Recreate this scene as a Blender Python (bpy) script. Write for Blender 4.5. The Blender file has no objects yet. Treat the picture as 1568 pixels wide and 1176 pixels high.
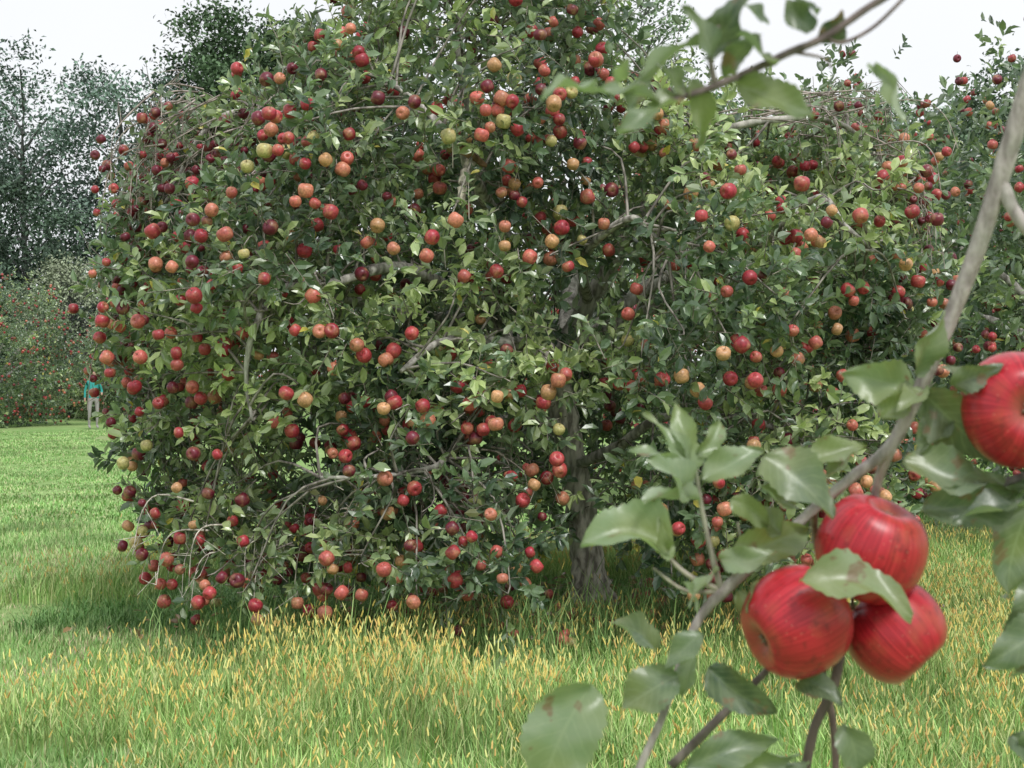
import bpy, math, random
import numpy as np
from mathutils import Vector, noise
R=np.random.default_rng(11); random.seed(5)
S=bpy.context.scene
# ------------------------------------------------------------ helpers
def nrm(a):
    a=np.asarray(a,float); return a/(np.linalg.norm(a,axis=-1,keepdims=True)+1e-9)
def frames(d,n,L,W,H):
    d=nrm(d); s=nrm(np.cross(n,d)); n2=np.cross(d,s)
    return np.stack([d*np.reshape(L,(-1,1)),s*np.reshape(W,(-1,1)),n2*np.reshape(H,(-1,1))],axis=-1)
class Acc:
    def __init__(s): s.V=[];s.L=[];s.T=[];s.C=[];s.n=0
    def raw(s,v,l,t,c):
        v=np.asarray(v,float); c=np.asarray(c,float)
        if c.ndim==1: c=np.tile(c,(len(v),1))
        s.V.append(v); s.L.append(np.asarray(l)+s.n); s.T.append(np.asarray(t)); s.C.append(c); s.n+=len(v)
    def scatter(s,tpl,M,T,C):
        tv,tl,tt=tpl; n=len(T); C=np.asarray(C,float)
        if C.ndim==1: C=np.tile(C,(n,1))
        v=np.einsum('nij,vj->nvi',M,tv)+T[:,None,:]
        l=tl[None,:]+(np.arange(n)*len(tv))[:,None]
        s.raw(v.reshape(-1,3),l.reshape(-1),np.tile(tt,n),np.repeat(C,len(tv),axis=0))
    def build(s,name,mat,parent=None,smooth=True):
        V=np.concatenate(s.V);L=np.concatenate(s.L).astype(np.int32);T=np.concatenate(s.T).astype(np.int32);C=np.concatenate(s.C)
        me=bpy.data.meshes.new(name)
        me.vertices.add(len(V)); me.vertices.foreach_set('co',V.astype(np.float32).ravel())
        me.loops.add(len(L)); me.loops.foreach_set('vertex_index',L)
        me.polygons.add(len(T)); st=np.concatenate([[0],np.cumsum(T)[:-1]]).astype(np.int32)
        me.polygons.foreach_set('loop_start',st)
        me.polygons.foreach_set('use_smooth',np.full(len(T),smooth))
        me.update(calc_edges=True)
        a=me.attributes.new('col','FLOAT_COLOR','POINT')
        a.data.foreach_set('color',np.concatenate([C[:,:3],np.ones((len(C),1))],1).astype(np.float32).ravel())
        me.materials.append(mat); me.validate()
        o=bpy.data.objects.new(name,me); S.collection.objects.link(o)
        if parent: o.parent=parent
        return o
def tpl(v,f):
    return (np.array(v,float),np.array([i for q in f for i in q]),np.array([len(q) for q in f]))
def empty(name,loc=(0,0,0)):
    e=bpy.data.objects.new(name,None); e.location=loc; e.empty_display_size=.3; S.collection.objects.link(e); return e
LEAF=tpl([(0,0,0),(.28,.40,.10),(.28,0,0),(.28,-.40,.10),(.66,.40,.05),(.66,0,-.07),(.66,-.40,.05),(1,0,-.20)],
 [(0,2,1),(0,3,2),(1,2,5,4),(2,3,6,5),(4,5,7),(5,6,7)])
LEAF2=tpl([(0,0,0),(.3,.45,.16),(.3,0,0),(.3,-.38,.05),(.68,.36,.20),(.66,0,.04),(.7,-.36,.0),(1,.05,-.02)],
 [(0,2,1),(0,3,2),(1,2,5,4),(2,3,6,5),(4,5,7),(5,6,7)])
DIA=tpl([(0,0,0),(.45,.42,.08),(1,0,-.1),(.5,-.42,.08)],[(0,3,1),(1,3,2)])
BLADE=tpl([(-.5,0,0),(.5,0,0),(-.42,.25,.55),(.42,.25,.55),(0,1,1)],[(0,1,3,2),(2,3,4)])
def prism(k=3,tip=.4):
    v=[];f=[]
    for x,r in((0,1),(1,tip)):
        for i in range(k):
            a=2*math.pi*i/k; v.append((x,r*math.cos(a),r*math.sin(a)))
    for i in range(k): f.append((i,(i+1)%k,k+(i+1)%k,k+i))
    return tpl(v,f)
TWIG=prism()
def revolve(prof,k):
    v=[];f=[]
    n=len(prof)
    for (r,z) in prof:
        for i in range(k):
            a=2*math.pi*i/k; v.append((r*math.cos(a),r*math.sin(a),z))
    for j in range(n-1):
        for i in range(k):
            f.append((j*k+i,j*k+(i+1)%k,(j+1)*k+(i+1)%k,(j+1)*k+i))
    return v,f
APROF=[(.02,-.38),(.10,-.42),(.22,-.46),(.36,-.41),(.46,-.26),(.51,-.05),(.51,.14),(.46,.32),(.34,.44),(.20,.465),(.10,.42),(.02,.33)]
APPLE=tpl(*revolve(APROF,12))
SEED=tpl(*revolve([(.02,0),(.5,.12),(.5,.7),(.02,1)],4))
def smooth_path(pts,rad,sub=5):
    P=np.array(pts,float);r=np.array(rad,float);o=[];q=[]
    for i in range(len(P)-1):
        p0=P[max(i-1,0)];p1=P[i];p2=P[i+1];p3=P[min(i+2,len(P)-1)]
        for j in range(sub):
            t=j/sub
            o.append(.5*((2*p1)+(-p0+p2)*t+(2*p0-5*p1+4*p2-p3)*t*t+(-p0+3*p1-3*p2+p3)*t**3)); q.append(r[i]*(1-t)+r[i+1]*t)
    o.append(P[-1]);q.append(r[-1]); return np.array(o),np.array(q)
def tube(acc,pts,rad,col,k=7,sub=5,rough=0.0,cap=True):
    P,r=smooth_path(pts,rad,sub); n=len(P)
    T=nrm(np.gradient(P,axis=0)); up=np.array([.13,.31,.94]) if abs(T[0][2])<.9 else np.array([1,.1,0.])
    A=nrm(np.cross(T,up));B=np.cross(T,A)
    an=np.arange(k)*2*math.pi/k
    rr=r[:,None]*(1+rough*R.normal(size=(n,k)))
    V=P[:,None]+(A[:,None]*np.cos(an)[None,:,None]+B[:,None]*np.sin(an)[None,:,None])*rr[...,None]
    f=[]
    for j in range(n-1):
        for i in range(k): f.append((j*k+i,j*k+(i+1)%k,(j+1)*k+(i+1)%k,(j+1)*k+i))
    if cap: f.append(tuple((n-1)*k+i for i in range(k))); f.append(tuple(range(k))[::-1])
    acc.raw(V.reshape(-1,3),[i for q in f for i in q],[len(q) for q in f],col)
    return P
# ------------------------------------------------------------ materials
def newmat(name):
    m=bpy.data.materials.new(name); m.use_nodes=True; nt=m.node_tree; nt.nodes.clear(); return m,nt,nt.nodes,nt.links
def N(ns,t,**k):
    n=ns.new(t)
    for a,b in k.items(): setattr(n,a,b)
    return n
def mix(ns,ln,fac,a,b,mode='MIX'):
    m=N(ns,'ShaderNodeMix',data_type='RGBA',blend_type=mode)
    for s,v in((m.inputs[0],fac),(m.inputs[6],a),(m.inputs[7],b)):
        if hasattr(v,'links') or hasattr(v,'is_linked'): ln.new(v,s)
        else: s.default_value=v if isinstance(v,(int,float)) else (*v,1)
    return m.outputs[2]
def ramp(ns,ln,src,stops):
    r=N(ns,'ShaderNodeValToRGB'); e=r.color_ramp.elements
    while len(e)<len(stops): e.new(.5)
    for i,(p,c) in enumerate(stops): e[i].position=p; e[i].color=(*c,1) if not isinstance(c,(int,float)) else (c,c,c,1)
    ln.new(src,r.inputs[0]); return r.outputs[0]
def noise_n(ns,ln,scale,vec=None,detail=3):
    n=N(ns,'ShaderNodeTexNoise'); n.inputs['Scale'].default_value=scale; n.inputs['Detail'].default_value=detail
    if vec is not None: ln.new(vec,n.inputs['Vector'])
    return n.outputs[0]
def leaf_mat(name,under=(.36,.41,.32),uf=.6,trans=.28,rough=.42,spec=.5,posvar=1.5):
    m,nt,ns,ln=newmat(name)
    at=N(ns,'ShaderNodeAttribute',attribute_name='col'); g=N(ns,'ShaderNodeNewGeometry')
    nz=noise_n(ns,ln,posvar,g.outputs['Position'],1)
    v=ramp(ns,ln,nz,[(.3,.72),(.7,1.28)])
    c=mix(ns,ln,1.0,at.outputs['Color'],v,'MULTIPLY')
    if uf>0:
        uc=mix(ns,ln,uf,c,under); c2=mix(ns,ln,g.outputs['Backfacing'],c,uc)
    else: c2=c
    p=N(ns,'ShaderNodeBsdfPrincipled'); ln.new(c2,p.inputs['Base Color']); p.inputs['Roughness'].default_value=rough; p.inputs['Specular IOR Level'].default_value=spec
    o=N(ns,'ShaderNodeOutputMaterial')
    if trans>0:
        tr=N(ns,'ShaderNodeBsdfTranslucent'); tc=mix(ns,ln,1.0,c,(1.4,1.6,.9),'MULTIPLY'); ln.new(tc,tr.inputs[0])
        mx=N(ns,'ShaderNodeMixShader'); mx.inputs[0].default_value=trans; ln.new(p.outputs[0],mx.inputs[1]); ln.new(tr.outputs[0],mx.inputs[2]); ln.new(mx.outputs[0],o.inputs[0])
    else: ln.new(p.outputs[0],o.inputs[0])
    return m
def bark_mat(name,a,b,scale=25,bump=.4):
    m,nt,ns,ln=newmat(name); tc=N(ns,'ShaderNodeTexCoord')
    mp=N(ns,'ShaderNodeMapping'); mp.inputs['Scale'].default_value=(1,1,.35); ln.new(tc.outputs['Object'],mp.inputs[0])
    n1=noise_n(ns,ln,scale,mp.outputs[0],6); n2=noise_n(ns,ln,scale*.25,tc.outputs['Object'],3)
    c=mix(ns,ln,ramp(ns,ln,n1,[(.38,0),(.60,1)]),a,b)
    c=mix(ns,ln,ramp(ns,ln,n2,[(.5,0),(.75,.6)]),c,(.24,.27,.20))
    at=N(ns,'ShaderNodeAttribute',attribute_name='col'); c=mix(ns,ln,1.0,c,at.outputs['Color'],'MULTIPLY')
    p=N(ns,'ShaderNodeBsdfPrincipled'); ln.new(c,p.inputs['Base Color']); p.inputs['Roughness'].default_value=.85
    bp=N(ns,'ShaderNodeBump'); bp.inputs['Strength'].default_value=bump; bp.inputs['Distance'].default_value=.02; ln.new(n1,bp.inputs['Height']); ln.new(bp.outputs[0],p.inputs['Normal'])
    o=N(ns,'ShaderNodeOutputMaterial'); ln.new(p.outputs[0],o.inputs[0]); return m
def apple_mat():
    m,nt,ns,ln=newmat('apple_skin'); at=N(ns,'ShaderNodeAttribute',attribute_name='col'); g=N(ns,'ShaderNodeNewGeometry')
    n1=noise_n(ns,ln,16,g.outputs['Position'],3); n2=noise_n(ns,ln,80,g.outputs['Position'],4)
    f=ramp(ns,ln,n1,[(.50,0),(.70,.55)])
    c=mix(ns,ln,f,at.outputs['Color'],(.48,.29,.14))
    c=mix(ns,ln,1.0,c,ramp(ns,ln,n2,[(.3,.65),(.7,1.2)]),'MULTIPLY')
    p=N(ns,'ShaderNodeBsdfPrincipled'); ln.new(c,p.inputs['Base Color']); p.inputs['Roughness'].default_value=.4
    o=N(ns,'ShaderNodeOutputMaterial'); ln.new(p.outputs[0],o.inputs[0]); return m
M_leaf=leaf_mat('apple_leaf',rough=.32,spec=.9,trans=.22); M_apple=apple_mat()
M_bark=bark_mat('apple_bark',(.15,.135,.12),(.50,.47,.43))
M_dark=bark_mat('tree_bark',(.10,.10,.10),(.2,.2,.2),8)
M_far=leaf_mat('distant_leaf',uf=0,trans=0,rough=.8,spec=.1,posvar=.35)
M_grass=leaf_mat('grass_blade',uf=0,trans=0,rough=.6,spec=.25,posvar=.9)

# ------------------------------------------------------------ apple tree foliage
def foliage(acc,tw,C,O,tint,sprigs=9,leaves=10,size=.088,sprig_len=(.13,.30),spread=.10):
    n=len(C); k=n*sprigs
    c=np.repeat(C,sprigs,0);o=np.repeat(O,sprigs,0);tn=np.repeat(tint,sprigs)+R.normal(size=k)*.16
    st=c-o*.10+R.normal(size=(k,3))*spread
    d=nrm(o*.55+R.normal(size=(k,3))*.65+np.array([0,0,.22]))
    ln=R.uniform(*sprig_len,k)
    if tw is not None:
        tw.scatter(TWIG,frames(d,R.normal(size=(k,3)),ln,np.full(k,.0035),np.full(k,.0035)),st,(.8,.75,.7))
    K=k*leaves
    t=np.tile(np.linspace(.15,1,leaves),k)+R.normal(size=K)*.05
    D=np.repeat(d,leaves,0)
    pos=np.repeat(st,leaves,0)+D*(t*np.repeat(ln,leaves))[:,None]
    rad=R.normal(size=(K,3)); rad=nrm(rad-(rad*D).sum(1,keepdims=True)*D)
    ld=nrm(D*(.35+.6*t[:,None])+rad*.85+np.array([0,0,-.12]))
    nn=nrm(np.array([0,-.3,.65])+D*.55+R.normal(size=(K,3))*.48)
    L=size*R.uniform(.5,1.2,K); W=L*R.uniform(.42,.6,K)
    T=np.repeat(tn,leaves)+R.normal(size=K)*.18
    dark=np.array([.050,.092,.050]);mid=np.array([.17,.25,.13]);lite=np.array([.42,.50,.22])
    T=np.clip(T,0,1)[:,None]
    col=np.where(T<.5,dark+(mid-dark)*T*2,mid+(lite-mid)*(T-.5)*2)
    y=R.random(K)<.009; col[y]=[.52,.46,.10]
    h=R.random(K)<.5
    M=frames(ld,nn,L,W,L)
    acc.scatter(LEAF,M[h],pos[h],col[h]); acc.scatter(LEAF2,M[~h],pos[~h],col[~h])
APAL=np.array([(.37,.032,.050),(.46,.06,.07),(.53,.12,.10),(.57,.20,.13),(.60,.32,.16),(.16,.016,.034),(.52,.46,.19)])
def apples(acc,st,P,sz,w):
    n=len(P)
    idx=R.choice(7,n,p=np.array(w)/sum(w)); col=APAL[idx]*R.uniform(.75,1.15,(n,1))
    ax=nrm(R.normal(size=(n,3))*.45+np.array([0,0,1])); 
    M=frames(R.normal(size=(n,3)),ax,sz,sz,sz*R.uniform(.82,1.02,n))
    acc.scatter(APPLE,M,P,col)
    s=np.array(sz)
    st.scatter(TWIG,frames(ax,R.normal(size=(n,3)),s*.55,np.full(n,.003),np.full(n,.002)),P+ax*(s*.33)[:,None],(.6,.5,.4))

# crown elevation outline (metres, x / z)
OUT=np.array([(-2.05,.46),(-2.40,1.0),(-2.56,1.67),(-2.56,2.3),(-2.46,2.75),(-2.22,3.04),(-1.90,3.26),(-1.58,3.42),(-1.34,3.70),(-1.05,4.02),(-.72,4.3),(-.13,4.5),(.42,4.35),
 (.60,4.0),(.74,3.58),(1.12,3.38),(1.6,3.24),(2.1,3.34),(2.42,3.0),(2.62,2.55),(2.66,1.5),(2.5,.8),(2.0,.55),(.95,.50),(-.3,.48),(-1.5,.38)])
def seg_d(p,a,b):
    ab=b-a;t=np.clip(((p-a)@ab)/(ab@ab),0,1);return np.linalg.norm(p-a-ab*t)
def inside(p,poly):
    x,z=p;c=False;j=len(poly)-1
    for i in range(len(poly)):
        xi,zi=poly[i];xj,zj=poly[j]
        if (zi>z)!=(zj>z) and x<(xj-xi)*(z-zi)/(zj-zi)+xi: c=not c
        j=i
    return c
def edge_d(p,poly,nb):
    return min(seg_d(p,poly[i],poly[i+1]) for i in range(0,nb))
CY=9.55
def halfdepth(x,z):
    t=min(edge_d(np.array([x,z]),OUT,21)/1.6,1); return 1.95*math.sqrt(max(1-(1-t)**2,0))+.12

limbs=[
 ([(.56,9.42,-.05),(.53,9.42,.12),(.50,9.42,.45),(.45,9.40,.82),(.36,9.38,1.25),(.29,9.35,1.67)],[.165,.128,.108,.098,.09,.085]),
 ([(.29,9.35,1.62),(.05,9.3,2.2),(-.1,9.2,2.9),(-.3,9.1,3.6),(-.35,9.2,4.2)],[.075,.065,.05,.035,.015]),
 ([(.29,9.35,1.65),(.2,8.9,1.72),(.14,8.35,1.74),(-.05,8.0,1.80),(-.35,7.75,1.74),(-.6,7.6,1.62)],[.07,.06,.05,.035,.022,.012]),
 ([(.1,9.3,2.0),(-.25,8.9,2.12),(-.65,8.3,2.22),(-1.0,7.95,2.18),(-1.28,7.85,2.06),(-1.44,7.8,1.90),(-1.45,7.78,1.60),(-1.43,7.75,1.35)],[.05,.045,.035,.026,.021,.018,.013,.007]),
 ([(.29,9.35,1.67),(.55,9.3,2.2),(.9,9.0,2.75),(1.2,8.6,3.05),(1.7,8.5,3.18),(2.1,8.6,3.05),(2.4,8.7,2.7)],[.07,.06,.04,.026,.02,.015,.01]),
 ([(.5,9.3,2.1),(.45,8.4,2.35),(.62,7.95,2.47),(.78,7.85,2.42),(.9,7.9,2.28)],[.04,.028,.02,.014,.009]),
 ([(.4,9.3,1.8),(1.0,9.2,2.1),(1.5,8.7,2.35),(1.75,8.2,2.62),(1.9,8.0,2.5),(2.05,7.95,2.3)],[.05,.045,.03,.02,.017,.012]),
 ([(.0,9.25,2.3),(-.15,8.6,2.6),(-.22,8.0,2.80),(-.36,7.92,2.90),(-.46,7.95,3.02),(-.62,8.1,3.2),(-.9,8.3,3.4)],[.05,.042,.036,.028,.02,.015,.01]),
 ([(-.1,9.25,2.7),(-.7,9.2,3.0),(-1.3,9.0,3.25),(-1.8,8.9,3.2),(-2.1,8.8,2.8),(-2.3,8.8,2.3)],[.045,.038,.03,.022,.016,.01]),
 ([(.1,9.35,1.95),(-.7,9.5,2.0),(-1.5,9.4,2.2),(-2.0,9.2,2.0),(-2.3,9.0,1.5)],[.05,.042,.034,.024,.014]),
 ([(.42,9.38,1.0),(.7,9.0,1.2),(1.0,8.6,1.35),(1.4,8.3,1.3),(1.8,8.2,1.1)],[.04,.034,.028,.02,.012]),
 ([(.36,9.38,1.25),(0,9.0,1.35),(-.35,8.3,1.25),(-.42,7.9,1.08),(-.75,7.7,1.02),(-1.05,7.7,1.04)],[.04,.034,.024,.016,.013,.01]),
 ([(.3,9.4,1.6),(.4,10.2,2.2),(.5,10.9,2.6),(.4,11.3,2.4)],[.06,.05,.03,.015]),
 ([(.3,9.4,1.6),(-.6,10.2,2.3),(-1.3,10.6,2.6),(-1.8,10.6,2.1)],[.06,.05,.03,.015]),
 ([(.35,9.4,1.7),(1.1,10.1,2.3),(1.8,10.4,2.4),(2.2,10.3,1.8)],[.06,.05,.03,.015]),
 ([(.9,9.1,2.1),(1.6,9.2,1.9),(2.2,9.1,1.7),(2.4,9.0,1.2)],[.035,.03,.02,.012]),
]
tree=empty('apple_tree')
wood=Acc(); twg=Acc(); lv=Acc(); ap=Acc()
LP=[]
for i,(p,r) in enumerate(limbs):
    q=[np.array(a)+(R.normal(size=3)*.03 if 0<j<len(p)-1 and i>0 else 0) for j,a in enumerate(p)]
    c=(1.2,1.18,1.15) if i==0 else (1.1,1.1,1.1)
    LP.append(tube(wood,q,r,c,k=12 if i==0 else 8,sub=7,rough=.09))
LPa=np.concatenate(LP)
for a in range(6):
    t=a*1.05+.3; tube(wood,[(.53,9.42,.28),(.54+.12*math.cos(t),9.42+.12*math.sin(t),.10),(.55+.26*math.cos(t),9.42+.26*math.sin(t),-.06)],[.06,.05,.02],(1.15,1.1,1.05),k=7,rough=.1)
tube(wood,[(-.22,7.98,2.86),(-.24,7.86,2.76),(-.27,7.78,2.66),(-.28,7.76,2.54)],[.03,.032,.03,.016],(1.6,1.5,1.4),k=9,rough=.15)
tube(wood,[(-.15,7.93,2.78),(-.27,7.82,2.85),(-.36,7.80,2.86)],[.015,.028,.024],(.7,.42,.28),k=7,rough=.15)
tube(wood,[(.10,8.3,1.76),(.16,8.10,1.72),(.20,8.0,1.64)],[.045,.05,.025],(1.5,1.5,1.4),k=9,rough=.18)
C=[];O=[];TI=[]
vis=np.concatenate([LP[3][14:],LP[5][10:],LP[6][20:],LP[7][10:30],LP[2][14:],LP[11][16:],LP[4][18:34]])
cells={}
tries=0
def far(p,r):
    k=tuple(np.floor(p/.3).astype(int))
    for a in(-1,0,1):
        for b in(-1,0,1):
            for c in(-1,0,1):
                for q in cells.get((k[0]+a,k[1]+b,k[2]+c),()):
                    if np.linalg.norm(q-p)<r: return False
    cells.setdefault(k,[]).append(p); return True
while len(C)<860 and tries<18000:
    tries+=1
    x=R.uniform(-2.8,2.8);z=R.uniform(.3,4.6)
    if not inside((x,z),OUT): continue
    T=halfdepth(x,z); u=R.uniform(-1,1)
    if u>0 and R.random()<.55: continue
    ed=edge_d(np.array([x,z]),OUT,21)
    shell=max(abs(u),1-ed/.5)
    if R.random()>.10+.9*max(shell,0)**2.2: continue
    nz=noise.noise(Vector((x*1.3,u*2,z*1.5+3)))
    n2=noise.noise(Vector((x*2.3+9,2.2,z*2.3)))
    y=CY+u*T+ (nz*.5+n2*.3 if u<0 else 0)
    p=np.array([x,y,z])
    if u<0 and ed>.3 and ((nz>.30 and R.random()<.6) or n2>.36): continue
    if .12<x<.76 and z<1.42 and y<9.3: continue
    if y<9 and np.min(np.linalg.norm(vis-p,axis=1))<.14: continue
    if not far(p,.183): continue
    C.append(p)
    o=np.array([x*.38,(y-CY)*.75,(z-1.7)*.38]); o=o/np.linalg.norm(o); O.append(o)
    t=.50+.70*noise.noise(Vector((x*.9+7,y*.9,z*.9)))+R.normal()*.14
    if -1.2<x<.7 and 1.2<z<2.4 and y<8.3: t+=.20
    if y>8.9 and z<2: t-=.15  # inner lower leaves tinted darker, crown shade put into their colour
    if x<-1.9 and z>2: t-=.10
    TI.append(np.clip(t,0,1))
C=np.array(C);O=np.array(O);TI=np.array(TI)
print('clumps',len(C))
foliage(lv,twg,C,O,TI)
for c,o in zip(C,O):
    dd=np.linalg.norm(LPa-c,axis=1)+ (LPa[:,2]<.6)*9+R.uniform(0,.7,len(LPa))
    q=LPa[np.argmin(dd)]
    m=(q+c)/2+np.array([0,0,.12*np.linalg.norm(q-c)])+R.normal(size=3)*.06
    tube(wood,[q,m,c,c+o*.12+R.normal(size=3)*.04],[.010,.007,.005,.003],(.7,.67,.65),k=4,sub=3,cap=False)
AP=[];SZ=[]
for i,(c,o) in enumerate(zip(C,O)):
    if c[1]>10.3: continue
    rich=noise.noise(Vector((c[0]*1.1,4.2,c[2]*1.1)))+(.12 if c[0]<-.3 else 0)+(.15 if c[2]<1.4 else 0)
    k=R.choice([0,1,2,3,4,5,6],p=[.08,.18,.25,.21,.14,.09,.05] if rich>-.12 else [.26,.3,.22,.14,.06,.02,0])
    base=c+o*R.uniform(.14,.27)*(.35+.65*abs(o[1]))+np.array([0,-.03,-.09])
    for j in range(k):
        p=base+R.normal(size=3)*np.array([.09,.05,.085]); 
        if all(np.linalg.norm(p-a)>.064 for a in AP[-10:]) and np.min(np.linalg.norm(vis-p,axis=1))>.08 and p[2]>.26:
            AP.append(p); SZ.append(R.uniform(.058,.086)*(.8 if c[0]<-1.8 and c[2]>2 else 1))
AP=np.array(AP);SZ=np.array(SZ);print('apples',len(AP))
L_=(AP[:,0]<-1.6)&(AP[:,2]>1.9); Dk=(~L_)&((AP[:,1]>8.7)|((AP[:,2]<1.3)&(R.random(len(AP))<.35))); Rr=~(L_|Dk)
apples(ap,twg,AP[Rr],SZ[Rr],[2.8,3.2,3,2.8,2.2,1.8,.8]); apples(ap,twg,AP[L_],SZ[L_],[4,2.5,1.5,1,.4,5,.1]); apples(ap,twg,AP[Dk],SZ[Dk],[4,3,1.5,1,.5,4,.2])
def weep(n,xr,zr,yr,dx,drop,napple,nleaf,col=(.95,.85,.85)):
    A=[]
    LPp=[]
    for _ in range(n):
        s=np.array([R.uniform(*xr),R.uniform(*yr),R.uniform(*zr)]); l=R.uniform(.5,1.0)
        e=s+np.array([dx*l*R.uniform(.5,1.1),R.normal()*.15-.1,-drop*l*R.uniform(.6,1.1)])
        m=(s+e)/2+np.array([dx*.1,0,.18*l+R.normal()*.04])
        P=tube(twg,[s,m,(m+e)/2+np.array([dx*.08,0,.06]),e],[.007,.005,.003,.002],col,k=4,sub=4,cap=False)
        for j in range(3):
            q=P[R.integers(2,len(P))]; tube(twg,[q,q+R.normal(size=3)*.05+np.array([0,0,.04]),q+R.normal(size=3)*.10],[.003,.0025,.0015],col,k=3,sub=2,cap=False)
        for j in range(R.integers(0,napple+1)):
            A.append(P[R.integers(4,len(P))]+R.normal(size=3)*.035+np.array([0,0,-.03]))
        for j in range(nleaf): LPp.append(P[R.integers(2,len(P))])
    if A:
        A=np.array(A); apples(ap,twg,A,R.uniform(.042,.065,len(A)),[3,1.5,.5,.3,.1,6,0])
    if LPp:
        q=np.array(LPp); k=len(q); lvd=nrm(R.normal(size=(k,3))+np.array([0,-.1,-.3]))
        lv.scatter(LEAF,frames(lvd,R.normal(size=(k,3))+np.array([0,0,1.5]),R.uniform(.05,.09,k),R.uniform(.022,.04,k),np.full(k,.06)),q,np.tile([.15,.21,.12],(k,1))*R.uniform(.6,1.6,(k,1)))
weep(90,(-2.15,-1.35),(2.8,3.35),(8.3,9.4),-.45,.75,3,8)
weep(34,(-2.45,-2.1),(1.9,2.8),(8.6,9.6),-.2,.8,3,6)
weep(22,(1.1,1.9),(3.1,3.3),(8.3,9.2),.8,.3,1,6)
weep(16,(2.0,2.3),(2.6,3.1),(8.3,9.2),.5,.6,2,6)
weep(38,(-1.9,-.6),(.55,.9),(7.9,8.8),-.3,.38,2,4,(1.5,1.45,1.4))
weep(30,(-.9,-.1),(.6,1.3),(8.0,8.8),.3,.5,3,5,(1.2,1.1,1.05))
weep(26,(.8,2.0),(.6,1.2),(8.0,9.0),.3,.4,3,4,(1.4,1.3,1.25))
def shoots(lvacc,twacc,bases,h,lean=.15,size=.07,tint=(.18,.26,.13)):
    for b in bases:
        l=R.uniform(.6,1)*h; d=np.array([R.normal()*lean,R.normal()*lean,1]); 
        P=tube(twacc,[b,b+d*l*.5+R.normal(size=3)*.03,b+d*l],[.007,.005,.002],(.9,.85,.8),k=4,sub=5,cap=False)
        k=22; t=R.uniform(.15,1,k); q=b+d*l*t[:,None]; a=R.normal(size=(k,3))*.6+np.array([0,0,.7])
        lvacc.scatter(LEAF,frames(a,R.normal(size=(k,3))+np.array([0,0,.5]),R.uniform(.7,1.2,k)*size,R.uniform(.3,.45,k)*size,np.full(k,size)),q,np.tile(tint,(k,1))*R.uniform(.6,1.6,(k,1)))
tb=[np.array([x,R.uniform(9.2,9.9),z]) for x,z in zip(R.uniform(-2.0,2.3,46),np.zeros(46))]
for b in tb:
    zz=4.4
    while zz>.5 and not inside((b[0],zz),OUT): zz-=.05
    b[2]=zz-.15
shoots(lv,twg,tb,.5)
# windfalls lying in the grass round the trunk, with a little dead leaf litter
nf=90; F_=np.stack([R.normal(.5,.9,nf),R.uniform(8.0,10.2,nf),R.uniform(.04,.13,nf)],1); apples(ap,twg,F_,R.uniform(.055,.08,nf),[2,2,1.5,1,1,3,1])
nl_=900; q=np.stack([R.normal(.3,1.1,nl_),R.uniform(8.0,10.4,nl_),R.uniform(.03,.13,nl_)],1)
lv.scatter(LEAF2,frames(R.normal(size=(nl_,3))*[1,1,.3],R.normal(size=(nl_,3))*.5+np.array([0,0,1]),np.full(nl_,.07),np.full(nl_,.035),np.full(nl_,.07)),q,np.tile([.22,.14,.07],(nl_,1))*R.uniform(.5,1.6,(nl_,1)))
wood.build('trunk_and_limbs',M_bark,tree); twg.build('twigs',M_bark,tree); lv.build('leaves',M_leaf,tree,smooth=False); ap.build('apples',M_apple,tree)

# ------------------------------------------------------------ other orchard trees (shared meshes)
def dome_tree():
    w=Acc();l=Acc();a=Acc();Cc=[];Oo=[]
    cells.clear()
    t=0
    while len(Cc)<420 and t<9000:
        t+=1
        d=nrm(R.normal(size=3)); r=R.uniform(.35,1)**.4
        n_=noise.noise(Vector(tuple(d*1.7)))
        p=np.array([d[0]*3.0*r,d[1]*2.8*r,2.2+d[2]*2.35*r])*(1+.22*n_)
        if p[2]<.25 or not far(p,.30): continue
        Cc.append(p);Oo.append(d)
    Cc=np.array(Cc);Oo=np.array(Oo)
    ti=np.array([.36+.5*noise.noise(Vector(tuple(c))) for c in Cc])
    foliage(l,None,Cc,Oo,ti,sprigs=7,leaves=9,size=.115,sprig_len=(.2,.42),spread=.17)
    tube(w,[(0,0,-.1),(.05,0,.6),(0,.05,1.3)],[.16,.12,.1],(.8,.8,.8),k=9,rough=.06)
    for i in range(9):
        an=i*.7; e=np.array([math.cos(an)*2.1,math.sin(an)*2,2.2+1.5*(i%3)/2])
        tube(w,[(0,.05,1.2),tuple(e*.5+np.array([0,0,.9])),tuple(e)],[.08,.045,.01],(.9,.9,.9),k=6)
    P=[];
    for c,o in zip(Cc,Oo):
        for j in range(R.integers(0,5)): P.append(c+o*R.uniform(.2,.36)+R.normal(size=3)*.11-np.array([0,0,.1]))
    P=np.array(P); apples(a,w,P,R.uniform(.065,.085,len(P)),[4,3,2,1,.3,3,.1])
    return w,l,a
dw,dl,da=dome_tree()
meshes=None
def place_dome(x,y,s,rot,sz=1,dz=0):
    global meshes
    e=empty('apple_tree',(x,y,dz)); e.scale=(s,s,s*sz); e.rotation_euler=(0,0,rot)
    if meshes is None:
        o=[dw.build('trunk_and_limbs',M_bark,e),dl.build('leaves',M_leaf,e,smooth=False),da.build('apples',M_apple,e)]; meshes=[q.data for q in o]
    else:
        for n_,m_ in zip(('trunk_and_limbs','leaves','apples'),meshes):
            o=bpy.data.objects.new(n_,m_); S.collection.objects.link(o); o.parent=e
place_dome(6.0,14.0,1.0,.4,1.05); place_dome(3.6,18.5,1.08,2.1,1.08); place_dome(9.4,16.6,1.15,4.0,1.1)
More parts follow.
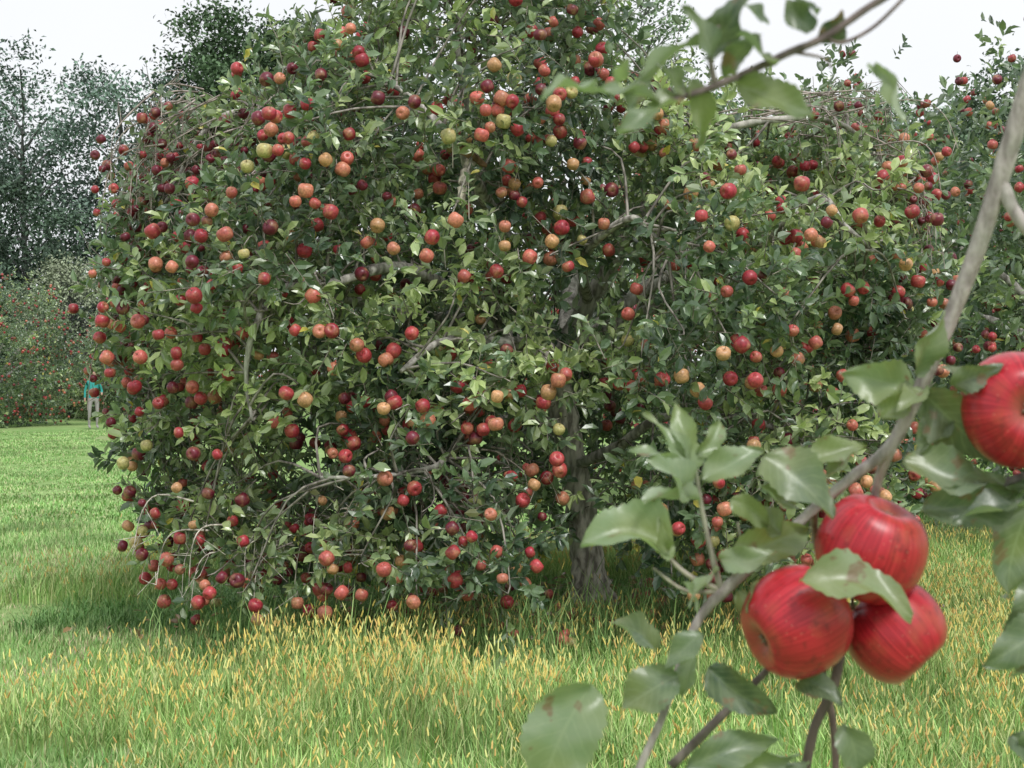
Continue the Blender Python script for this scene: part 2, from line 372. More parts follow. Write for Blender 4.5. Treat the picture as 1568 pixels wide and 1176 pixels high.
place_dome(-16.7,45,1.0,1.0,1.05,-.25); place_dome(-20.6,44,1.0,3.0,1.1,-.25); place_dome(-24.5,41,1.05,5.0,1,-.2); place_dome(-12.0,50,1.0,.2,1,-.2)
place_dome(-4,48,1.1,2.2); place_dome(2,40,1.0,1.2); place_dome(9,38,1.1,3.6); place_dome(16,36,1.1,5.1); place_dome(-28,47,1.2,.8)

# ------------------------------------------------------------ woodland behind
def bg_tree(name,x,y,h,w,ncl,col,lo=.25,shape='lobed',lsz=.34,per=42,air=.8,nl=16):
    e=empty(name,(x,y,0)); t=Acc();l=Acc()
    tube(t,[(0,0,-.2),(.1,0,h*.3),(-.15,.1,h*.6),(.05,0,h*.82)],[h*.012,h*.009,h*.004,.02],(.8,.8,.8),k=8,sub=5)
    lobes=[]
    for i in range(nl):
        f0=lo+.12+(.88-lo-.12)*(i+R.uniform(0,1))/nl; a_=i*2.4+R.uniform(-.4,.4); f0r=w*math.sqrt(max(1-((f0-.5)/.56)**2,.03))*.66
        cc0=np.array([math.cos(a_)*f0r,math.sin(a_)*f0r,f0*h]); lobes.append((cc0,R.uniform(.34,.55)*w,1+.25*R.normal()))
        tube(t,[(0,0,max(f0*h-f0r*.9,h*.15)),tuple(cc0*[.5,.5,1]-np.array([0,0,f0r*.35])),tuple(cc0)],[.07*h/16,.045*h/16,.012],(.75,.75,.75),k=4,sub=3,cap=False)
    for i in range(ncl):
        if shape=='lobed':
            c0,s_,g_=lobes[i%nl]; dd=nrm(R.normal(size=3))*R.uniform(.15,1)**.45*s_; c=c0+dd*np.array([1,1,.8]); br_=1+.35*dd[2]/s_
        else:
            f=R.uniform(lo,1); rr=w*(math.sin(math.pi*min(max((f-lo)/(1-lo),0),1)*.82+.35)); an=R.uniform(0,6.283); r=rr*R.uniform(.25,1)**.6
            c=np.array([math.cos(an)*r,math.sin(an)*r,f*h]); c0=np.array([0,0,f*h-r*.6]); g_=1; br_=1
            tube(t,[tuple(c0),tuple((c+c0)/2),tuple(c)],[.03,.02,.01],(.8,.8,.8),k=3,sub=2,cap=False)
        k=per; q=c+R.normal(size=(k,3))*np.array([.45,.45,.30])*air
        cc=np.clip(np.array(col)*g_*br_*(1+.18*R.normal()),.02,.5)
        l.scatter(DIA,frames(R.normal(size=(k,3)),R.normal(size=(k,3))+np.array([0,0,1.2]),R.uniform(.6,1.3,k)*lsz,R.uniform(.5,.9,k)*lsz*.8,np.full(k,lsz)),q,np.tile(cc,(k,1))*R.uniform(.65,1.4,(k,1)))
    t.build('trunk_and_limbs',M_dark,e); l.build('leaves',M_far,e,smooth=False); return e
blu=(.125,.180,.145); grn=(.105,.165,.09); far_=(.15,.215,.14); drk=(.09,.135,.095)  # distance haze is painted into the leaf colours: bluish and paler tones
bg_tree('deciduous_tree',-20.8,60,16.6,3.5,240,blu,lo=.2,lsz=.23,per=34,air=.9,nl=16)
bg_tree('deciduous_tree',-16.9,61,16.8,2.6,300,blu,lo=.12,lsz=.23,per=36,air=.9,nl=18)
bg_tree('deciduous_tree',-19.6,57,10.0,2.6,260,drk,lo=.02,lsz=.24,per=38,air=.9)
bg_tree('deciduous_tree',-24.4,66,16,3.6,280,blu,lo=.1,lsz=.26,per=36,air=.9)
bg_tree('deciduous_tree',-14.4,58,10.5,2.9,300,drk,lo=.02,lsz=.24,per=38,air=.9)
bg_tree('deciduous_tree',-23.5,58,9.0,2.8,260,drk,lo=.02,lsz=.24,per=38,air=.9)
bg_tree('deciduous_tree',-12.4,66,20.2,4.5,720,grn,lo=.2,lsz=.28,per=58,air=1.0,nl=22)
bg_tree('deciduous_tree',-6.6,70,20,3.8,400,grn,lo=.2,lsz=.30,per=45,air=1)
bg_tree('deciduous_tree',4.4,48,15.0,3.0,170,(.20,.27,.17),lo=.3,shape='tall',lsz=.2,per=26,air=.75)
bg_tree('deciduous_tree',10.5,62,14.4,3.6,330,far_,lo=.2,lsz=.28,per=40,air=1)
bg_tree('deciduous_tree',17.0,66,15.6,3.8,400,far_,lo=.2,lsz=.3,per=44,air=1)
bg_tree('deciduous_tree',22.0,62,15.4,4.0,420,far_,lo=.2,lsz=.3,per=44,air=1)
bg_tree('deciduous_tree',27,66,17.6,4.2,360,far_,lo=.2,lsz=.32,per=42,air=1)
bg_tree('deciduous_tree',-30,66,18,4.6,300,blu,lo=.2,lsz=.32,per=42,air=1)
bg_tree('willow_shrub',-16.6,53,5.9,2.2,170,(.27,.31,.21),lo=.05,shape='tall',lsz=.15,per=50,air=.7)
dt=Acc(); n=1300
X=R.uniform(-60,60,n); Y=R.uniform(64,76,n); Z=R.uniform(0,1,n)**.8*(6.8+2.6*np.array([noise.noise(Vector((x*.13,0,2))) for x in X]))
k=42; q=np.repeat(np.stack([X,Y,Z],1),k,0)+R.normal(size=(n*k,3))*np.array([.8,.6,.55])
cc=np.repeat(np.array([.09,.14,.10])*R.uniform(.6,1.5,(n,1)),k,0)
dt.scatter(DIA,frames(R.normal(size=(n*k,3)),R.normal(size=(n*k,3))+np.array([0,0,1]),R.uniform(.25,.5,n*k),R.uniform(.2,.36,n*k),np.full(n*k,.35)),q,cc)
dt.build('distant_trees',M_far,None,False)
bs=Acc(); n=260
X=R.uniform(-30,-9,n); Y=R.uniform(50,56,n)*1.0; Z=R.uniform(0,1,n)*(1.5+1.0*np.array([noise.noise(Vector((x*.4,5,2))) for x in X]))
k=60; q=np.repeat(np.stack([X,Y,Z],1),k,0)+R.normal(size=(n*k,3))*.4
cc=np.repeat(np.array([.17,.22,.11])*R.uniform(.6,1.4,(n,1)),k,0)
bs.scatter(DIA,frames(R.normal(size=(n*k,3))+np.array([0,0,.6]),R.normal(size=(n*k,3)),R.uniform(.15,.3,n*k),R.uniform(.06,.12,n*k),np.full(n*k,.2)),q,cc)
bs.build('bushes',M_far,None,False)

# ------------------------------------------------------------ ground
m,nt,ns,ln=newmat('meadow_turf'); g=N(ns,'ShaderNodeNewGeometry')
a=noise_n(ns,ln,.35,g.outputs['Position'],5); b=noise_n(ns,ln,9,g.outputs['Position'],6)
c=mix(ns,ln,ramp(ns,ln,a,[(.35,0),(.68,1)]),(.20,.35,.11),(.33,.43,.18))
c=mix(ns,ln,ramp(ns,ln,b,[(.3,.0),(.75,.5)]),c,(.14,.21,.07))
p=N(ns,'ShaderNodeBsdfPrincipled'); ln.new(c,p.inputs['Base Color']); p.inputs['Roughness'].default_value=.95; p.inputs['Specular IOR Level'].default_value=.1
bp=N(ns,'ShaderNodeBump'); bp.inputs['Strength'].default_value=.6; bp.inputs['Distance'].default_value=.05; ln.new(b,bp.inputs['Height']); ln.new(bp.outputs[0],p.inputs['Normal'])
o=N(ns,'ShaderNodeOutputMaterial'); ln.new(p.outputs[0],o.inputs[0])
gr=Acc(); xs=np.concatenate([[-600,-200,-80],np.linspace(-40,40,81),[80,200,600]]); ys=np.concatenate([[-200,-50],np.linspace(-10,80,91),[200,900]])
gx,gy=np.meshgrid(xs,ys); 
def gz(x,y): return .03*np.sin(x*.9+1)*np.cos(y*.7)+.02*np.sin(x*2.1+y*1.3)
gzv=gz(gx,gy)-.02; V=np.stack([gx,gy,gzv],-1).reshape(-1,3); w=len(xs)
F=[(j*w+i,j*w+i+1,(j+1)*w+i+1,(j+1)*w+i) for j in range(len(ys)-1) for i in range(w-1)]
gr.raw(V,[i for f in F for i in f],[4]*len(F),(1,1,1)); gr.build('ground',m)
def patch(nb,h,wd,cols,seeds=0,sh=.3,size=1.0,lean=.5):
    A=Acc(); P=np.stack([R.uniform(-.55,.55,nb)*size,R.uniform(-.55,.55,nb)*size,np.zeros(nb)],1)
    an=R.uniform(0,6.283,nb); d=np.stack([np.cos(an),np.sin(an),0*an],1); s=np.stack([-np.sin(an),np.cos(an),0*an],1)
    H=R.uniform(*h,nb); W=R.uniform(*wd,nb); Le=H*R.uniform(.15,lean*1.6,nb)
    M=np.stack([s*W[:,None],d*Le[:,None],np.stack([0*H,0*H,H],1)],-1)
    cols=np.array(cols); A.scatter(BLADE,M,P,cols[R.integers(0,len(cols),nb)]*R.uniform(.75,1.25,(nb,1)))
    if seeds:
        P=np.stack([R.uniform(-.55,.55,seeds),R.uniform(-.55,.55,seeds),np.zeros(seeds)],1)*size
        hh=R.uniform(.55,1.15,seeds)*sh; an=R.uniform(0,6.283,seeds)
        d=nrm(np.stack([np.cos(an)*.2,np.sin(an)*.2,np.ones(seeds)],1))
        A.scatter(TWIG,frames(d,R.normal(size=(seeds,3)),hh,np.full(seeds,.0014),np.full(seeds,.0014)),P,(.38,.46,.16))
        d2=nrm(d+np.stack([np.cos(an)*.25,np.sin(an)*.25,np.zeros(seeds)],1)); T=P+d*hh[:,None]
        sl=R.uniform(.028,.058,seeds); sw=R.uniform(.005,.0085,seeds)
        a1=nrm(np.cross(d2,R.normal(size=(seeds,3)))); a2=np.cross(d2,a1)
        Ms=np.stack([a1*sw[:,None],a2*sw[:,None],d2*sl[:,None]],-1)
        sc=np.array([(.68,.54,.15),(.72,.62,.21),(.56,.38,.13),(.56,.58,.22)])
        A.scatter(SEED,Ms,T,sc[R.integers(0,4,seeds)])
    return A
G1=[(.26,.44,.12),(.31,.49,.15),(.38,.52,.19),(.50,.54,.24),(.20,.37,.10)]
G2=[(.21,.40,.12),(.26,.45,.15),(.33,.49,.18),(.45,.49,.25)]
tg=empty('tall_grass'); lg=empty('lawn_grass')
TA=[patch(1400,(.10,.22),(.004,.009),G1,310,.25),patch(1500,(.08,.21),(.004,.009),G1,140,.23),patch(1300,(.10,.24),(.004,.009),G1,470,.27)]
TB=[patch(1400,(.07,.24),(.005,.010),[(.13,.27,.08),(.17,.33,.10),(.22,.38,.13)],8,.30)]  # darker greens paint the crown's shade into the blades below it
TC=[patch(70,(.28,.50),(.007,.011),[(.24,.40,.13),(.32,.46,.17)],14,.5)]
LA=[patch(2200,(.04,.10),(.005,.009),G2,8,.14),patch(2200,(.03,.08),(.005,.009),G2+[(.5,.42,.27)],0,.14)]
LB=[patch(2600,(.03,.06),(.014,.022),G2,0,.1,size=2.0)]
first={}
def inst(key,A,par,x,y,sc=(1,1,1)):
    if key not in first:
        o=A.build(key,M_grass,par,False); first[key]=o.data
    else:
        o=bpy.data.objects.new(key,first[key]); S.collection.objects.link(o); o.parent=par
    o.location=(x,y,float(gz(x,y))-.03); o.rotation_euler=(0,0,random.choice([0,1,2,3])*math.pi/2+random.uniform(-.2,.2)); o.scale=sc
for yy in np.arange(5.4,15,1.0):
    for xx in np.arange(-.42*yy-.7,.42*yy+1.2,1.0):
        x=xx+R.uniform(-.1,.1); y=yy+R.uniform(-.1,.1)
        edge=-1.9-.25*(y-6)+.5*math.sin(y*1.7)
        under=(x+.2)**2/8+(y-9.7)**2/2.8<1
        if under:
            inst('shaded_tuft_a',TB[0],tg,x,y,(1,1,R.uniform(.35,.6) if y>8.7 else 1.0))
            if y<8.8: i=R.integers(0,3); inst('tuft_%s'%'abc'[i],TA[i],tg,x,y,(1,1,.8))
        elif x>edge and y<13:
            i=2 if noise.noise(Vector((x*.6,y*.6,1)))>.05 else R.integers(0,2); inst('tuft_%s'%'abc'[i],TA[i],tg,x,y,(1,1,R.uniform(.8,1.15)))
        else:
            i=R.integers(0,2); inst('turf_%s'%'ab'[i],LA[i],lg,x,y,(1,1,R.uniform(.8,1.2)))
for x,y in((-.9,8.0),(-.2,7.9),(.3,8.2),(-1.6,8.3),(1.0,8.4),(.9,9.2),(1.8,8.8)): inst('stalks',TC[0],tg,x,y)
for yy in np.arange(15.5,40,2.0):
    for xx in np.arange(-.42*yy-1,.42*yy+1,2.0):
        if -.24*yy<xx<.24*yy and yy>16: continue
        inst('turf_c',LB[0],lg,xx+R.uniform(-.2,.2),yy,(1,1,R.uniform(.8,1.2)))

# ------------------------------------------------------------ foreground branch (about 1.15 m from the lens)
def fgleaf_mat():
    m,nt,ns,ln=newmat('branch_leaf'); at=N(ns,'ShaderNodeAttribute',attribute_name='col'); sp=N(ns,'ShaderNodeSeparateColor'); ln.new(at.outputs['Color'],sp.inputs[0])
    g=N(ns,'ShaderNodeNewGeometry')
    def M(op,a,b=0.0):
        q=N(ns,'ShaderNodeMath',operation=op)
        for i,v in enumerate((a,b)):
            if isinstance(v,(int,float)): q.inputs[i].default_value=v
            else: ln.new(v,q.inputs[i])
        return q.outputs[0]
    ac=sp.outputs[0]; al=sp.outputs[1]; rn=sp.outputs[2]
    ph=M('FRACT',M('SUBTRACT',M('MULTIPLY',al,8.0),M('MULTIPLY',ac,2.2)))
    vein=M('LESS_THAN',M('ABSOLUTE',M('SUBTRACT',ph,.5)),.06); rib=M('LESS_THAN',ac,.045); vv=M('MAXIMUM',vein,rib)
    n1=noise_n(ns,ln,60,g.outputs['Position'],4); n2=noise_n(ns,ln,52,g.outputs['Position'],3); n3=noise_n(ns,ln,11,g.outputs['Position'],2)
    c=mix(ns,ln,rn,(.055,.09,.055),(.25,.33,.19)); c=mix(ns,ln,ramp(ns,ln,n1,[(.35,0),(.8,.5)]),c,(.29,.33,.21))
    c=mix(ns,ln,ramp(ns,ln,n3,[(.50,0),(.64,.45)]),c,(.21,.24,.06))
    c=mix(ns,ln,ramp(ns,ln,n2,[(.64,0),(.68,.8)]),c,(.19,.12,.07))
    c=mix(ns,ln,M('MULTIPLY',vv,.3),c,(.32,.38,.24))
    c2=mix(ns,ln,g.outputs['Backfacing'],c,mix(ns,ln,.65,c,(.42,.47,.38)))
    p=N(ns,'ShaderNodeBsdfPrincipled'); ln.new(c2,p.inputs['Base Color']); p.inputs['Roughness'].default_value=.36; p.inputs['Specular IOR Level'].default_value=.7
    bp=N(ns,'ShaderNodeBump'); bp.inputs['Strength'].default_value=.6; bp.inputs['Distance'].default_value=.0015; ln.new(M('ADD',M('MULTIPLY',vv,-1.0),n1),bp.inputs['Height']); ln.new(bp.outputs[0],p.inputs['Normal'])
    tr=N(ns,'ShaderNodeBsdfTranslucent'); ln.new(mix(ns,ln,1.0,c,(1.5,1.6,.7),'MULTIPLY'),tr.inputs[0])
    mx=N(ns,'ShaderNodeMixShader'); mx.inputs[0].default_value=.25; ln.new(p.outputs[0],mx.inputs[1]); ln.new(tr.outputs[0],mx.inputs[2])
    o=N(ns,'ShaderNodeOutputMaterial'); ln.new(mx.outputs[0],o.inputs[0]); return m
M_fl=fgleaf_mat()
def big_leaf(acc,b,t,w,roll=0.0,curl=.15,fold=.18,rn=.4,nor=(0,-1,.35)):
    b=np.array(b);t=np.array(t);L=np.linalg.norm(t-b);d=(t-b)/L
    n=np.array(nor,float)+R.normal(size=3)*.15; s=nrm(np.cross(n,d)); n2=np.cross(d,s)
    s2=s*math.cos(roll)+n2*math.sin(roll); n3=np.cross(d,s2)
    nu,nv=20,8; V=[];Cc=[]; ph=R.uniform(0,6); bendy=R.uniform(-.14,.14); tw=R.uniform(-.9,.9)
    for i in range(nu+1):
        u=i/nu; prof=(math.sin(math.pi*u**.82))**.72*(1-.18*u) if 0<u<1 else 0.0
        prof*=1+.05*((i%2)*2-1)*(0<i<nu)+.08*math.sin(u*7+ph)
        sa=s2*math.cos(tw*u)+n3*math.sin(tw*u); na=np.cross(d,sa)
        for j in range(nv+1):
            v=j/nv*2-1
            x=u*L; y=v*w*.5*prof; z=fold*1.6*abs(y)+.08*L*math.sin(u*10+v*2+ph)*abs(v)
            V.append(b+d*x+s2*bendy*L*math.sin(math.pi*u)-n3*curl*L*((u-.1)**2)*1.3+sa*y+na*z); Cc.append((abs(v),u,rn))
    f=[(i*(nv+1)+j,(i+1)*(nv+1)+j,(i+1)*(nv+1)+j+1,i*(nv+1)+j+1) for i in range(nu) for j in range(nv)]
    acc.raw(V,[q for a in f for q in a],[4]*len(f),Cc)
M_fb=bark_mat('branch_bark',(.22,.19,.18),(.42,.38,.36),120,.25)
def fga_mat():
    m,nt,ns,ln=newmat('ripe_apple_skin'); at=N(ns,'ShaderNodeAttribute',attribute_name='col'); sp=N(ns,'ShaderNodeSeparateColor'); ln.new(at.outputs['Color'],sp.inputs[0])
    tc=N(ns,'ShaderNodeTexCoord')
    mp=N(ns,'ShaderNodeMapping'); mp.inputs['Scale'].default_value=(10,10,.8); ln.new(at.outputs['Vector'],mp.inputs[0])
    st=noise_n(ns,ln,2.4,mp.outputs[0],6); bl=noise_n(ns,ln,24,tc.outputs['Object'],3); fn=noise_n(ns,ln,130,tc.outputs['Object'],5)
    c=mix(ns,ln,ramp(ns,ln,st,[(.32,0),(.68,1)]),(.28,.008,.018),(.56,.030,.045))
    c=mix(ns,ln,ramp(ns,ln,bl,[(.50,0),(.74,.65)]),c,(.36,.11,.045))
    c=mix(ns,ln,ramp(ns,ln,fn,[(.56,0),(.70,.5)]),c,(.10,.015,.015))
    vo=N(ns,'ShaderNodeTexVoronoi'); vo.inputs['Scale'].default_value=170; ln.new(tc.outputs['Object'],vo.inputs['Vector'])
    c=mix(ns,ln,ramp(ns,ln,vo.outputs['Distance'],[(.08,.4),(.13,0)]),c,(.55,.30,.20))
    c=mix(ns,ln,ramp(ns,ln,sp.outputs[2],[(.0,.95),(.12,0)]),c,(.16,.11,.04))
    c=mix(ns,ln,ramp(ns,ln,sp.outputs[2],[(.80,0),(1.0,.85)]),c,(.24,.15,.09))
    p=N(ns,'ShaderNodeBsdfPrincipled'); ln.new(c,p.inputs['Base Color']); ln.new(ramp(ns,ln,bl,[(.3,.26),(.7,.46)]),p.inputs['Roughness']); p.inputs['Specular IOR Level'].default_value=.42
    o=N(ns,'ShaderNodeOutputMaterial'); ln.new(p.outputs[0],o.inputs[0]); return m
M_fa=fga_mat()
br=empty('apple_branch'); fl=Acc(); fw=Acc()
K=1.15/2154
def el(u,v,y=1.15,k=K): return np.array([(u-784)*k,y,1.6-(v-575)*k])
def big_apple(c,r,axis,nm='apple',seed=1):
    prof=[(0,.33),(.04,.345),(.09,.385),(.15,.417),(.22,.425),(.30,.40),(.38,.338),(.445,.25),(.487,.14),(.50,.02),(.492,-.10),(.462,-.215),(.41,-.31),(.34,-.385),(.26,-.42),(.18,-.42),(.11,-.38),(.05,-.33),(0,-.31)]
    k=40; V=[];Cc=[]; axis=nrm(np.array(axis,float)); a1=nrm(np.cross(axis,[.3,.2,.9])); a2=np.cross(axis,a1)
    for j,(rr,z) in enumerate(prof):
        for i in range(k):
            a=2*math.pi*i/k; s=1+.025*math.cos(a*2+seed)+.03*math.cos(5*a)*abs(z)*2*(z<0)+.015*math.cos(3*a+seed*2)
            V.append((a1*math.cos(a)*rr*s+a2*math.sin(a)*rr*s+axis*(z+.02*math.sin(a+seed)*rr*2))*2*r); Cc.append((math.cos(a),math.sin(a),j/(len(prof)-1)))
    n=len(prof); f=[(j*k+i,(j+1)*k+i,(j+1)*k+(i+1)%k,j*k+(i+1)%k) for j in range(n-1) for i in range(k)]
    A=Acc(); A.raw(V,[q for g_ in f for q in g_],[4]*len(f),Cc); o=A.build(nm,M_fa,br); o.location=c
    for i in range(5):
        a=i*1.256; q=c-axis*.32*2*r; e=q+(a1*math.cos(a)+a2*math.sin(a))*r*.13-axis*r*.10
        tube(fw,[q,(q+e)/2-axis*r*.05,e],[r*.035,r*.03,r*.01],(.6,.45,.35),k=4,sub=2)
    tube(fw,[c+axis*.33*2*r,c+axis*r*.95,c+axis*r*1.2+a1*r*.1],[.0015,.0015,.002],(.5,.4,.35),k=6,sub=3)
big_apple(el(1335,842,1.15),84*K,(-.3,.25,-.92),'apple_upper',1)
big_apple(el(1215,948,1.135),83*K,(.80,.25,.35),'apple_left',2)
big_apple(el(1381,974,1.17),77*K,(-.6,.35,.7),'apple_right',3)
big_apple(el(1546,626,1.13),86*K,(.12,.985,-.02),'apple_at_edge',4)
bc=(1,.98,.98)
tube(fw,[el(1590,0,1.10),el(1568,70,1.1),el(1543,160,1.11),el(1510,285,1.12),el(1480,395,1.13),el(1440,510,1.14),el(1402,610,1.15),el(1368,685,1.16),el(1310,732,1.16),el(1250,782,1.16),el(1190,838,1.16),el(1112,902,1.15),el(1070,950,1.15),el(1040,1025,1.15),el(1010,1100,1.14),el(972,1185,1.14),el(940,1260,1.14)],
 [i*K for i in(16,16,15,14,13,12,11,10,8.5,8,8,9.5,7,6.5,6,6,5)],bc,k=14,sub=8,rough=.035)
tube(fw,[el(1512,285,1.12),el(1530,340,1.11),el(1570,395,1.1),el(1620,470,1.1)],[i*K for i in(11,10,9,8)],bc,k=8,rough=.04)
tube(fw,[el(1370,685,1.16),el(1356,735,1.17),el(1350,790,1.18)],[i*K for i in(10,8,5)],bc,k=8)
tube(fw,[el(1105,905),el(1090,850),el(1075,780),el(1062,715,1.14)],[i*K for i in(6,4.5,4,3)],(.9,.95,.8),k=6)
tube(fw,[el(1105,905),el(1060,885),el(1025,855),el(1015,830)],[i*K for i in(5,4,3,2.5)],(1,1,.85),k=6)
tube(fw,[el(1105,905),el(1050,905),el(1000,870)],[i*K for i in(4,3,2)],(1,1,.85),k=6)
tube(fw,[el(1110,900),el(1135,860),el(1130,800)],[i*K for i in(4,3,2)],(1,1,.85),k=6)
tube(fw,[el(1296,930,1.16),el(1290,1010,1.16),el(1280,1060,1.16),el(1252,1120,1.16),el(1235,1200,1.16)],[i*K for i in(9,9,8,8,8)],(.35,.28,.26),k=8,rough=.05)
tube(fw,[el(1262,960,1.18),el(1270,1050,1.17),el(1284,1110,1.17),el(1290,1200,1.17)],[i*K for i in(7,6,6,6)],(.42,.32,.3),k=8,rough=.05)
tube(fw,[el(1200,1010,1.16),el(1160,1050,1.16),el(1110,1100,1.16),el(1030,1180,1.16)],[i*K for i in(5,6,7,8)],(.5,.45,.43),k=8,rough=.05)
tube(fw,[el(1250,780,1.16),el(1270,840,1.2),el(1290,920,1.19),el(1296,960,1.17)],[i*K for i in(6,6,7,8)],(.6,.5,.45),k=8)
tube(fw,[el(1700,700,1.15),el(1600,720,1.15),el(1520,745,1.15),el(1430,770,1.15)],[i*K for i in(9,7,6,3)],(.5,.5,.48),k=8)
tube(fw,[el(1700,560,1.16),el(1620,600,1.17),el(1550,622,1.19)],[i*K for i in(8,6,4)],(.6,.5,.45),k=8)
U=(0,-.35,1.); Fc=(0,-1,.35); Hf=(0,-.7,.7)
fgl=[
 ((1030,835),(892,826),92,-.5,.12,.5,.8,(0,-.8,.8)),((1200,872),(1358,903),80,.3,.22,.25,.95,Hf),
 ((903,1035),(828,1195),118,.1,.1,.12,.75,Fc),((1034,1026),(948,1075),76,.1,.2,.2,.35,Fc),
 ((1082,1018),(1172,1085),62,.5,.5,.5,.05,Fc),((1005,995),(948,945),56,.2,.2,.3,.15,Fc),
 ((1062,720),(1052,615),44,.9,.2,.3,.85,Fc),((1066,735),(985,665),50,.5,.3,.3,.7,U),((1070,765),(978,750),46,.3,.1,.4,.8,U),
 ((1062,730),(1010,620),34,.6,.2,.4,.8,Fc),((1050,760),(1000,700),60,.2,.2,.3,.7,Fc),
 ((1075,735),(1168,684),56,.2,.1,.3,.7,Hf),((1160,695),(1252,770),92,.2,.3,.2,.35,Fc),((1120,850),(1245,800),66,.3,.2,.3,.8,Hf),
 ((1110,760),(1168,800),40,.2,.2,.3,.4,Fc),((1230,712),(1320,672),48,.4,.2,.4,.7,Hf),((1400,600),(1295,562),72,.3,.25,.35,.7,Fc),
 ((1402,598),(1350,615),40,.4,.2,.4,.6,U),((1392,575),(1432,492),50,.3,.2,.3,.35,Fc),((1378,705),(1530,722),84,.3,.2,.3,.4,Hf),
 ((1405,782),(1560,738),70,.2,.2,.4,.25,Hf),((1415,600),(1502,702),80,.6,.3,.3,.05,Fc),((1580,770),(1540,915),96,.2,.1,.15,.35,Fc),
 ((1590,950),(1490,1008),66,.1,.1,.3,.4,Hf),((1610,1000),(1545,1030),50,.1,.1,.3,.3,U),((1045,1165),(1185,1120),56,.1,.2,.3,.35,Fc),
 ((1110,1190),(1215,1150),56,.2,.2,.3,.6,Hf),((1290,1105),(1308,1200),58,.2,.1,.2,.35,Fc),((1215,1040),(1270,1060),44,.2,.2,.2,.15,Fc),
 ((1140,935),(1168,880),36,.3,.2,.3,.5,Fc),((1020,840),(1008,790),22,.3,.2,.3,.6,Fc),((1555,770),(1440,765),50,.3,.2,.4,.1,Hf),
 ((1440,590),(1500,560),40,.3,.1,.3,.2,Fc),((1540,1120),(1600,1200),60,.1,.1,.2,.2,Fc),((1310,690),(1255,720),40,.2,.2,.3,.5,U),
 ((1240,1170),(1180,1200),50,.2,.2,.3,.35,U),((1100,870),(1040,905),26,.2,.2,.3,.7,U),((1040,885),(1070,925),20,.2,.2,.3,.7,U),
 ((1190,815),(1130,770),44,.2,.2,.3,.3,Fc),((1070,960),(1010,1010),40,.3,.2,.3,.5,Fc),((1060,1000),(1040,1070),36,.4,.2,.4,.7,Fc),((1455,640),(1400,690),46,.2,.2,.3,.1,Fc),((1130,905),(1180,960),34,.3,.2,.3,.6,Fc),
 ((1440,760),(1500,800),50,.3,.2,.3,.1,Fc),((1580,745),(1490,790),54,.2,.2,.3,.2,Hf),((1475,600),(1440,560),40,.3,.2,.3,.2,Fc),((1340,640),(1375,580),44,.3,.2,.3,.5,Hf),((1600,1080),(1545,1150),60,.2,.1,.2,.3,Fc),((1575,880),(1530,960),50,.2,.2,.2,.2,Fc),
 ((1095,850),(1165,830),44,.3,.2,.3,.7,Hf),((1210,770),(1160,730),44,.3,.2,.3,.6,Hf),((1070,700),(1110,640),34,.4,.2,.4,.8,Fc)]
for b,t,w_,ro,cu,fo,rn,no in fgl:
    y0=1.14+R.uniform(-.02,.015)
    if b==(1200,872): y0=1.085
    big_leaf(fl,el(*b,y0),el(*t,y0-R.uniform(-.01,.03)),w_*K*1.06,ro,cu,fo,rn,no)
fw.build('stems',M_fb,br); o=fl.build('leaves',M_fl,br)
tp=empty('overhanging_apple_twig'); fl=Acc(); fw=Acc(); Y2=.80; K2=Y2/2154
def e2(u,v,y=Y2): return el(u,v,y,K2)
tube(fw,[e2(1500,-90),e2(1400,-30),e2(1330,12),e2(1262,58),e2(1200,85),e2(1130,118),e2(1060,145),e2(1000,160)],[i*K2 for i in(7,7,6,6,6,6,5,3)],(.45,.38,.38),k=9,rough=.06)
tube(fw,[e2(1262,58),e2(1290,66),e2(1340,40),e2(1400,-20)],[i*K2 for i in(3,3,3,3)],(.5,.4,.4),k=6)
tube(fw,[e2(1095,130),e2(1088,90),e2(1100,40)],[i*K2 for i in(5,4,3)],(.6,.55,.5),k=6)
tube(fw,[e2(1210,80),e2(1260,90),e2(1272,105)],[i*K2 for i in(3,2,2)],(.5,.4,.4),k=6)
for b,t,w_,ro,cu,fo,rn,no in [((1088,75),(1142,-15),64,.2,.1,.15,.05,Fc),((1075,60),(940,128),44,.4,.2,.3,.4,U),((1090,95),(1055,15),40,.5,.2,.3,.3,Fc),
 ((1045,148),(938,195),52,.2,.15,.3,.45,U),((915,132),(828,132),40,.3,.2,.3,.7,U),((1010,158),(910,128),36,.2,.2,.3,.5,U),((1128,128),(1256,168),66,.3,.2,.3,.4,Fc),
 ((1060,120),(1072,225),46,.5,.2,.3,.4,Fc),((1240,52),(1200,8),48,.2,.1,.2,.0,Fc),((1255,60),(1290,20),44,.2,.1,.2,.0,Fc),((1215,12),(1260,8),40,.2,.1,.2,.0,U),
 ((1120,110),(1150,75),40,.2,.1,.2,.25,Fc),((1340,95),(1358,190),30,.9,.1,.4,.8,Fc),((960,95),(940,130),28,.3,.1,.3,.8,Fc),((1000,115),(965,170),34,.3,.1,.3,.2,Fc),((1185,25),(1145,-5),36,.3,.1,.3,.2,Fc),
 ((1060,145),(1010,100),40,.3,.1,.3,.3,Fc),((1180,95),(1130,60),40,.3,.1,.3,.1,Fc)]:
    big_leaf(fl,e2(*b,Y2+R.uniform(-.01,.02)),e2(*t,Y2+R.uniform(-.03,.02)),w_*K2,ro,cu,fo,rn,no)
fw.build('stems',M_fb,tp); fl.build('leaves',M_fl,tp)

